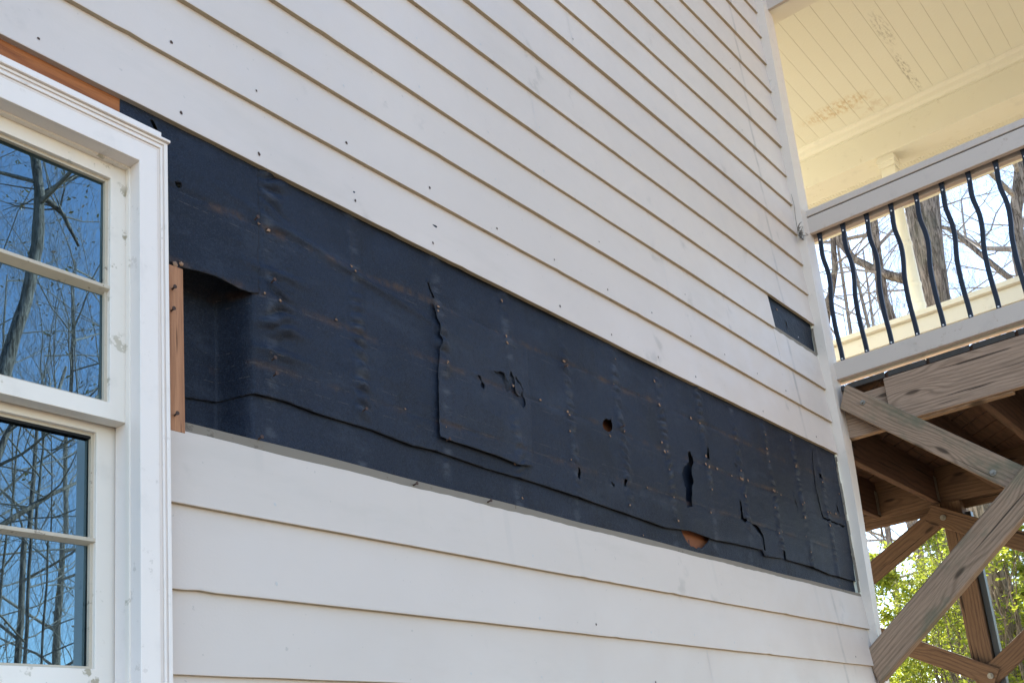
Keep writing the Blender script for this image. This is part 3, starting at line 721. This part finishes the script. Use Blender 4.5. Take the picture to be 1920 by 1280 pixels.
# balusters
offs = [(0, 0), (.08, .001), (.14, .007), (.2, .003), (.29, -.010), (.41, -.008), (.54, .006), (.69, .008), (.8, .006), (.9, .001), (1, 0)]
def baluster(y, x, mesh=None):
    if mesh is None:
        b = MB(); n = 28; zt, zb = 1.245, .445; w_, t_ = .0125, .007; ring = []
        for i in range(n + 1):
            t = i / n; z = zt + (zb - zt) * t; tt = min(1, max(0, (1.2 - z) / .7))
            o = float(np.interp(tt, [q[0] for q in offs], [q[1] for q in offs]))
            o = sum(float(np.interp(min(1, max(0, tt + d)), [q[0] for q in offs], [q[1] for q in offs])) for d in (-.04, 0, .04)) / 3
            ww = w_ if tt in (0, 1) else w_ * .86
            b.v += [(-t_, o - ww, z), (t_, o - ww, z), (t_, o + ww, z), (-t_, o + ww, z)]
        for i in range(n):
            for j in range(4): b.f.append((i * 4 + j, i * 4 + (j + 1) % 4, i * 4 + 4 + (j + 1) % 4, i * 4 + 4 + j)); b.mi.append(0)
        b.f += [(3, 2, 1, 0), (n * 4, n * 4 + 1, n * 4 + 2, n * 4 + 3)]; b.mi += [0, 0]
        o1 = b.build('baluster', M['iron'], porch, .002, mw=Matrix.Translation((x, y, 0)))
        sc_ = []
        for z in (1.178, .512):
            s_ = MB(); s_.tube([(-.0105, 0, z), (-.0065, 0, z)], .0042, 8); sc_.append(s_.build('screw', M['screw'], o1, mw=Matrix.Translation((x, y, 0))))
        return (o1, sc_)
    o1 = mesh[0].copy(); col.objects.link(o1); o1.matrix_local = WM[porch].inverted() @ Matrix.Translation((x, y, 0))
    for q_ in mesh[1] if x < 1 else ():
        o2 = q_.copy(); col.objects.link(o2); o2.parent = o1
    return (o1, None)
b0 = None
for i in range(26):
    y = -.070 - .1248 * i
    if y < YF: break
    r = baluster(y, .118, b0); b0 = b0 or r
for i in range(40):
    y = 2.1 - .1248 * i
    if y > YF: baluster(y, 1.905, b0)
# posts and turned columns on the far face
def column(x, y):
    c = MB()
    c.box(x - .05, x + .05, y - .05, y + .05, .38, .62); c.box(x - .048, x + .048, y - .048, y + .048, 2.38, 2.50)
    c.lathe([(.048, .62), (.05, .64), (.036, .66), (.046, .68), (.038, .72), (.043, 1.2), (.046, 1.45), (.05, 1.46), (.05, 1.475), (.046, 1.485), (.045, 1.60), (.049, 1.61), (.049, 1.625), (.044, 1.635),
             (.040, 1.9), (.044, 1.91), (.044, 1.93), (.039, 1.94), (.036, 2.25), (.042, 2.27), (.046, 2.30), (.036, 2.33), (.047, 2.38)], (x, y), 24)
    o = c.build('column', M['porch'], porch, .003)
    k = MB(); k.box(x - .062, x + .062, y - .058, y + .058, 2.50, 2.586); k.box(x - .07, x + .07, y - .064, y + .064, 2.535, 2.56); k.build('capital', M['porch'], o, .003)
for yy in (-.0, -1.6, -3.2, 1.6): column(2.04, yy)
for yy in (-1.62, -3.2): column(.14, yy) if yy < -1.55 else None
for yy in (.04, -1.6):
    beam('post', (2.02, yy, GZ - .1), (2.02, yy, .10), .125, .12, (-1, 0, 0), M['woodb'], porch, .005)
    st = MB(); st.box(1.985, 2.04, yy - .105, yy - .07, GZ, .02); st.build('downspout', M['pipe'], porch, .003)
beam('post', (.14, -1.15, GZ - .1), (.14, -1.15, .10), .14, .14, (-1, 0, 0), M['wood'], porch, .005)
# braces
def bolt(o, x, y, z, r=.016):
    k = MB(); k.tube([(x, y, z), (x - .006, y, z)], r, 16); k.tube([(x - .006, y, z), (x - .016, y, z)], r * .55, 6); k.build('bolt', M['steel'], o)
def bolthole(o, x, y, z, r=.017):
    k = MB(); k.tube([(x, y, z), (x - .0022, y, z)], r, 16); k.build('bolt', M['wood'], o)
b1 = beam('brace', (.056, -.062, .295), (.056, -.84, -.392), .118, .046, (-1, 0, 0), M['woodg'], porch, .004, cut0=.02)
b2 = beam('brace', (-.0, .012, -1.035), (-.0, -1.1, -.125), .145, .064, (-1, 0, 0), M['woodg'], porch, .008, cut0=-.03)
bolt(b1, .033, -.155, .232, .012); bolt(b1, .033, -.66, -.262, .014)
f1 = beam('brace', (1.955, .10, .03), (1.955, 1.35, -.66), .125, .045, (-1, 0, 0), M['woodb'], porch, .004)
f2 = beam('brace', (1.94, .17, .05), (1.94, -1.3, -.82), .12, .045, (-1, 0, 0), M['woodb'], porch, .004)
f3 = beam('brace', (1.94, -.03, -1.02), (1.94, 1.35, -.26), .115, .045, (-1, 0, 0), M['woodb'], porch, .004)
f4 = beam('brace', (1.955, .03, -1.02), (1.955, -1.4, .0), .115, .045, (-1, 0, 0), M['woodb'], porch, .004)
bolt(f2, 1.917, .085, .0, .018); bolt(f3, 1.917, .0, -1.005, .018)
# ceiling and surrounding beams
c = MB(); c.box(.2, 2.1, YF, YB, 2.88, 2.90); c.build('ceiling', M['ceil'], porch)
c = MB(); c.box(.083, .2, YF, .012, 2.586, 3.1); c.box(.118, .2, .013, YB, 2.586, 3.1); c.build('eave_beam', M['porch'], porch, .003)
c = MB(); c.box(.062, .0825, YF, -.002, 2.588, 3.1); c.build('fascia', M['rail'], porch, .002)
c = MB(); c.box(1.96, 2.12, YF, YB, 2.586, 3.1); c.build('eave_beam', M['porch'], porch, .003)
c = MB()
c.prism([(1.9595, 2.80), (1.9595, 2.88), (1.90, 2.88), (1.905, 2.868), (1.925, 2.855), (1.935, 2.83), (1.952, 2.815), (1.952, 2.80)], 1, YF, YB) if False else None
prof = [(1.9595, 2.80), (1.952, 2.80), (1.952, 2.815), (1.935, 2.83), (1.925, 2.855), (1.905, 2.868), (1.90, 2.8795), (1.9595, 2.8795)]
nn = len(prof); c.add([(x, y, z) for y in (YF, YB) for x, z in prof], [tuple(range(nn)), tuple(range(nn, 2 * nn))[::-1]] + [((i + 1) % nn, i, nn + i, nn + (i + 1) % nn) for i in range(nn)])
c.build('crown_molding', M['porch'], porch)
c = MB(); c.box(2.1205, 2.75, YF - .3, YB, 2.60, 2.62)
y = YF - .3
while y < YB: c.box(2.22, 2.42, y, y + .009, 2.5975, 2.5998); y += .022
c.build('soffit', M['porch'], porch)
c = MB(); c.box(2.72, 2.76, YF - .3, YB, 2.5995 - .04, 2.78); c.build('fascia', M['porch'], porch, .002)
c = MB(); c.prism([(.0605, 3.101), (2.9, 3.101), (2.9, 3.16), (.12, 3.9), (.0605, 3.9)], 1, YF - .4, -.02); c.build('roof', M['roof'], porch)
c = MB(); c.prism([(.13, 3.101), (2.9, 3.101), (2.9, 3.16), (.13, 3.9)], 1, -.0195, YB); c.build('roof', M['roof'], porch)

# small dried sprig caught on the corner board
sp = MB(); q = random.Random(4)
for i in range(13):
    p = Vector((-.012 + q.uniform(-.01, .012), -.012, 1.19 + q.uniform(-.02, .03))); d = Vector((q.uniform(-1, .7), -.35, q.uniform(-1, .9))).normalized(); pts = [p]
    for _ in range(4): d = (d + Vector((q.uniform(-.5, .5), q.uniform(-.3, .1), q.uniform(-.6, .4)))).normalized(); p = p + d * .014; pts.append(p)
    sp.tube([tuple(t) for t in pts], [.0028, .003, .0022, .0015, .0008], 4)
sp.tube([(-.01, -.006, 1.2), (-.016, -.008, 1.28), (-.006, -.01, 1.36), (-.014, -.008, 1.42)], [.002, .0016, .0013, .001], 4)
tag(sp.build('dried_sprig', M['bark']), 'small dried brown sprig caught on the corner board by the top rail', 'dried sprig')

# ================================================================== TREES
def branch(mb, p, d, L, r, lvl, R, leaves=None, up=.25, maxl=4, dens=1.0):
    segs = max(3, int(5 - lvl * .5)); pts = [p.copy()]; rad = [r]
    for i in range(segs):
        d = (d + Vector((R.uniform(-1, 1), R.uniform(-1, 1), R.uniform(-.7, .9) + up * .3)) * (.20 + .05 * lvl)).normalized()
        p = p + d * L / segs; pts.append(p.copy()); rad.append(r * (1 - .72 * (i + 1) / segs))
    mb.tube([tuple(t) for t in pts], rad, (8, 6, 4, 3, 3, 3)[min(lvl, 5)], 0, False)
    if lvl >= maxl:
        if leaves is not None and R.random() < .18: leaves.append(p.copy())
        return
    nb = int((5, 5, 5, 4, 3)[min(lvl, 4)] * dens + R.random())
    for k in range(nb):
        t = R.uniform(.25, 1.0); i = min(segs - 1, int(t * segs)); f = t * segs - i
        q = pts[i].lerp(pts[i + 1], f); rr = (rad[i] * (1 - f) + rad[i + 1] * f)
        dd = (pts[i + 1] - pts[i]).normalized(); ax = dd.orthogonal().normalized(); ax.rotate(Matrix.Rotation(R.uniform(0, 6.283), 3, dd))
        nd = (dd * R.uniform(.5, 1.0) + ax * R.uniform(.5, 1.0) + Vector((0, 0, up))).normalized()
        branch(mb, q, nd, L * R.uniform(.45, .72), max(rr * R.uniform(.36, .55), .0013), lvl + 1, R, leaves, up, maxl, dens)
def leaf_quads(mb, pts, R, size, spread, per=3):
    for p in pts:
        for _ in range(per):
            c = p + Vector((R.uniform(-1, 1), R.uniform(-1, 1), R.uniform(-1, 1))) * spread
            u = Vector((R.uniform(-1, 1), R.uniform(-1, 1), R.uniform(-1, 1))).normalized(); v = u.orthogonal().normalized(); v.rotate(Matrix.Rotation(R.uniform(0, 6.28), 3, u))
            s_ = size * R.uniform(.6, 1.3); n_ = u.cross(v)
            mb.add([c - u * s_, c + v * s_ * .42 + n_ * s_ * .12, c + u * s_, c - v * s_ * .42 + n_ * s_ * .12], [(0, 1, 2, 3)])
def tree(loc, seed, H, r, label, group, lean=(0, 0), path=None, limbs=(), maxl=4, dens=1.0, start=.35, nl=9, leafy=True, limbL=.42, up=.3, twig=None):
    leafy = leafy and loc[0] < 3.5; R = random.Random(seed); root = empty('bare_tree', loc, label, 'tree', group); T = Vector(loc)
    tb = MB(); cb_ = MB(); lv = []
    if path is None:
        path = []; x, y = 0., 0.
        for i in range(12):
            t = i / 11; x += R.uniform(-.06, .06) * H / 12 + lean[0] * H / 12; y += R.uniform(-.06, .06) * H / 12 + lean[1] * H / 12
            path.append((loc[0] + x, loc[1] + y, loc[2] + H * t - .1))
        rads = [r * (1.25 if i == 0 else 1) * (1 - .85 * i / 11) for i in range(12)]
    else: rads = [q[3] for q in path]; path = [q[:3] for q in path]
    tb.tube(path, rads, 14)
    P = [Vector(q) for q in path]
    for k in range(nl):
        t = start + (1 - start) * (k + R.random()) / nl; s_ = t * (len(P) - 1); i = min(len(P) - 2, int(s_)); f = s_ - i
        q = P[i].lerp(P[i + 1], f); a = R.uniform(0, 6.283)
        branch(cb_, q, Vector((math.cos(a), math.sin(a), R.uniform(.2, .9))).normalized(), H * limbL * R.uniform(.5, 1) * (1.15 - t * .6), max(rads[i] * .45, .012), 1, R, lv, up, maxl, dens)
    for lm in limbs:
        pts = [q[:3] for q in lm]; rd = [q[3] for q in lm]; tb.tube(pts, rd, 9)
        for k in range(6):
            i = R.randrange(0, len(pts) - 1); q = Vector(pts[i]).lerp(Vector(pts[i + 1]), R.random()); a = R.uniform(0, 6.283)
            branch(cb_, q, Vector((math.cos(a), math.sin(a), R.uniform(-.2, 1))).normalized(), R.uniform(.5, 1.2), rd[i] * .35, 2, R, lv, .15, maxl, dens)
    tb.build('trunk', M['bark'], root, smooth=True); cb_.build('crown', M['bark2'], root)
    if leafy and lv:
        lb = MB(); leaf_quads(lb, lv, R, .035, .05, 2); lb.build('dry_leaves', M['brown'], root)
    return root
def copy_thing(src, loc, rz, sc, label):
    r = src.copy(); col.objects.link(r); r.location = loc; r.rotation_euler = (0, 0, rz); r.scale = (sc, sc, sc); r['label'] = label
    for ch in list(src.children):
        c_ = ch.copy(); col.objects.link(c_); c_.parent = r
    return r
G1_ = 'bare winter trees around the house'
# seen through the porch railing
tree((4.6, .5, GZ), 11, 12, .2, 'thick grey bark tree trunk directly behind the turned porch column', G1_,
     path=[(4.62, .50, GZ, .16), (4.6, .49, 0, .13), (4.6, .475, 2.4, .115), (4.6, .455, 2.95, .13), (4.6, .42, 3.5, .155), (4.62, .33, 4.3, .15), (4.6, .2, 6.5, .12), (4.7, .1, 9, .05)], nl=8, start=.62, maxl=4, dens=.8)
tree((6.2, 1.3, GZ), 23, 10, .1, 'slim curving tree with a forked limb left of the column', G1_,
     path=[(6.2, 1.2, GZ, .14), (6.1, 1.25, 1.5, .085), (6, 1.28, 3.04, .065), (6, 1.32, 3.36, .06), (6, 1.29, 3.86, .05), (6, 1.26, 4.3, .052), (6, 1.2, 5.4, .04), (6.1, 1.1, 7.5, .02)],
     limbs=[[(6, 1.05, 3.48, .05), (6, 1.24, 3.62, .05), (6, 1.34, 3.72, .042), (6, 1.54, 3.93, .04), (6, 1.65, 4.18, .045), (6, 1.62, 4.6, .03)],
            [(6.1, 2.05, 3.2, .05), (6, 1.93, 3.5, .05), (6, 1.86, 3.62, .042), (6, 1.76, 3.9, .035), (6, 1.72, 4.3, .03), (6, 1.7, 4.7, .025)]], nl=8, start=.55, dens=.8)
tree((6, -.05, GZ), 31, 10, .1, 'dark leaning tree trunk at the right end of the railing', G1_,
     path=[(6, .1, GZ, .14), (6, .02, 1.5, .09), (6, -.03, 2.84, .06), (6, -.05, 3.3, .065), (6, -.11, 3.75, .06), (6, -.3, 4.33, .07), (6.1, -.5, 6, .06), (6.2, -.6, 8.5, .03)],
     limbs=[[(6, -.02, 2.95, .03), (6, .13, 3.19, .03), (6, .32, 3.52, .026), (6, .52, 3.85, .022), (6.1, .8, 4.1, .012)]], nl=9, start=.45, dens=.9)
# behind the photographer, mirrored in the window
tree((-.3, -8, GZ), 41, 13, .2, 'tall crooked tree on the lawn behind the viewer, mirrored in the window', G1_,
     path=[(-.2, -8, GZ, .22), (-.3, -8, 0, .12), (-.45, -8, 2.4, .09), (-.21, -8, 3.47, .066), (-.09, -8, 3.91, .062), (-.01, -8, 4.43, .06), (-.01, -8, 5.05, .056), (-.07, -8, 5.46, .05), (-.1, -8.1, 7, .05), (0, -8.2, 10, .05)],
     limbs=[[(-.02, -8, 5.0, .028), (.12, -8, 5.15, .024), (.25, -8, 5.29, .02), (.55, -8, 5.58, .01)], [(-.02, -8, 5.03, .035), (.12, -8, 4.98, .03), (.26, -8, 4.9, .026), (.44, -8, 4.59, .014)]], nl=7, start=.62, dens=.6, limbL=.2)
tree((-.3, -8.6, GZ), 43, 6.5, .06, 'thin pale sapling beside the crooked tree', G1_,
     path=[(-.4, -8.5, GZ, .08), (-.3, -8.3, 0, .06), (-.15, -8, 1.55, .042), (-.11, -8, 1.87, .04), (-.03, -8, 2.1, .036), (.06, -8, 2.4, .03), (.17, -8, 2.65, .022), (.35, -8, 3.3, .012)],
     limbs=[[(-.2, -8, 1.3, .03), (.2, -8, 1.62, .028), (.55, -8, 1.9, .022), (.95, -8, 2.15, .012)]], nl=7, start=.4, dens=.8, maxl=3)
ta = tree((1.2, -9.6, GZ), 51, 8.5, .034, 'many stemmed bare tree with upright twigs', G1_, leafy=False, nl=18, start=.12, maxl=4, dens=.95, limbL=.5, up=.75)
tb_ = tree((2.4, -12, GZ), 57, 10, .07, 'slender bare tree with a few dry brown leaves', G1_, nl=14, start=.15, maxl=4, dens=.9, limbL=.45, up=.6)
tc = tree((15, 1.0, GZ), 61, 11, .10, 'tall bare tree behind the far porch railing', G1_, nl=14, start=.35, maxl=4, dens=.95, limbL=.45)
td = tree((11.5, 1.8, GZ), 71, 14, .075, 'tall bare tree with a dense haze of fine twigs in the wood beyond the railing', G1_, nl=26, start=.3, maxl=4, dens=1.05, limbL=.27)
R = random.Random(77)
spots = [(.2, -10.8, ta, .9), (.9, -11.5, tb_, 1.0), (1.9, -10.4, ta, .85), (-.6, -12, tb_, .95), (2.9, -13.5, ta, 1.1), (-1.6, -13, tb_, 1.1), (1.2, -15, tc, 1.1), (3.6, -16, tb_, 1.2), (.2, -17, tc, 1.2), (5.5, -14, ta, 1.2),
         (-4, -15, tc, 1.1), (-7, -13, tb_, 1.2), (-9, -17, tc, 1.2), (7, -19, tc, 1.2), (3, -20, tc, 1.3),
         (12, .2, ta, 1.1), (14, 4.4, ta, 1.2), (11, 1.6, ta, 1.0), (12.5, 2.9, ta, 1.15), (15, -.8, td, 1.1), (17, 1.2, td, 1.2), (13, 3.4, td, 1.0), (10.5, .3, td, .9), (16, 5, td, 1.15), (16, 2.6, ta, 1.2), (13, 2.4, ta, .85), (18, -.4, tc, 1.3), (20, 5.5, tc, 1.3), (22, 2.5, ta, 1.5)]
for i, (x, y, s_, k) in enumerate(spots):
    if y < -5: lab = 'bare twiggy tree of the grove mirrored in the dark window panes'
    else: lab = 'bare twiggy tree in the pale wood beyond the porch railing'
    copy_thing(s_, (x, y, GZ), R.uniform(0, 6.28), k, lab)

# evergreen shrubs beyond the porch
def shrub(loc, seed, H, W, label, nleaf=26000, size=.026):
    R = random.Random(seed); root = empty('evergreen_shrub', loc, label, 'shrub', 'leafy evergreen shrubs beyond the porch'); T = Vector(loc)
    st = MB(); tips = []
    for k in range(9):
        a = R.uniform(0, 6.283); branch(st, T + Vector((R.uniform(-.2, .2), R.uniform(-.2, .2), 0)), Vector((math.cos(a) * .35, math.sin(a) * .35, 1)).normalized(), H * R.uniform(.6, .95), .04, 1, R, tips, .5, 3, 1.0)
    st.build('stems', M['bark'], root)
    lb = MB(); rs = np.random.RandomState(seed)
    clumps = []
    for k in range(150):
        t = rs.rand(); z = H * (.08 + .92 * t); rr = W * (1 - .55 * t ** 2.0) * math.sqrt(rs.rand()); a = rs.rand() * 6.283
        clumps.append((rr * math.cos(a), rr * math.sin(a), z, rs.uniform(.05, .20)))
    n_ = nleaf; ci = rs.randint(0, len(clumps), n_); C_ = np.array(clumps)[ci]
    P = C_[:, :3] + rs.normal(0, 1, (n_, 3)) * C_[:, 3:4] * np.array([.75, .75, .45]); P += np.array(loc)
    u = rs.normal(0, 1, (n_, 3)); u[:, 2] *= .6; u /= np.linalg.norm(u, axis=1)[:, None]; v = rs.normal(0, 1, (n_, 3)); v -= (v * u).sum(1)[:, None] * u; v /= np.linalg.norm(v, axis=1)[:, None]
    s_ = (size * rs.uniform(.6, 1.3, n_))[:, None]; nrm = np.cross(u, v)
    Q = np.stack([P - u * s_, P + v * s_ * .42 + nrm * s_ * .15, P + u * s_, P - v * s_ * .42 + nrm * s_ * .15], 1).reshape(-1, 3)
    lb.v = [tuple(q_) for q_ in Q.tolist()]; lb.f = [(4 * i, 4 * i + 1, 4 * i + 2, 4 * i + 3) for i in range(n_)]; lb.mi = [0] * n_
    lb.build('foliage', M['green'], root); return root
sa = shrub((4.0, .0, GZ), 5, 3.35, .9, 'tall yellow green evergreen shrub right of the grey downspout')
sb_ = shrub((5.2, 1.35, GZ), 8, 3.75, .95, 'bushy evergreen shrub between the corner board and the far post')
for x, y, s_, k, rz, lab in ((7.6, 1.0, sa, 1.05, 1.1, 'evergreen shrub in the middle, behind the two nearest shrubs'), (7.4, 3.0, sb_, .98, 2.2, 'evergreen shrub farthest left beside the corner board'),
                             (7.2, -.6, sb_, 1.08, 4.0, 'evergreen shrub at the right end, lower right of the wood'), (10, 2.2, sa, 1.3, 2.9, 'large evergreen shrub at the back of the wood')):
    copy_thing(s_, (x, y, GZ), rz, k, lab)
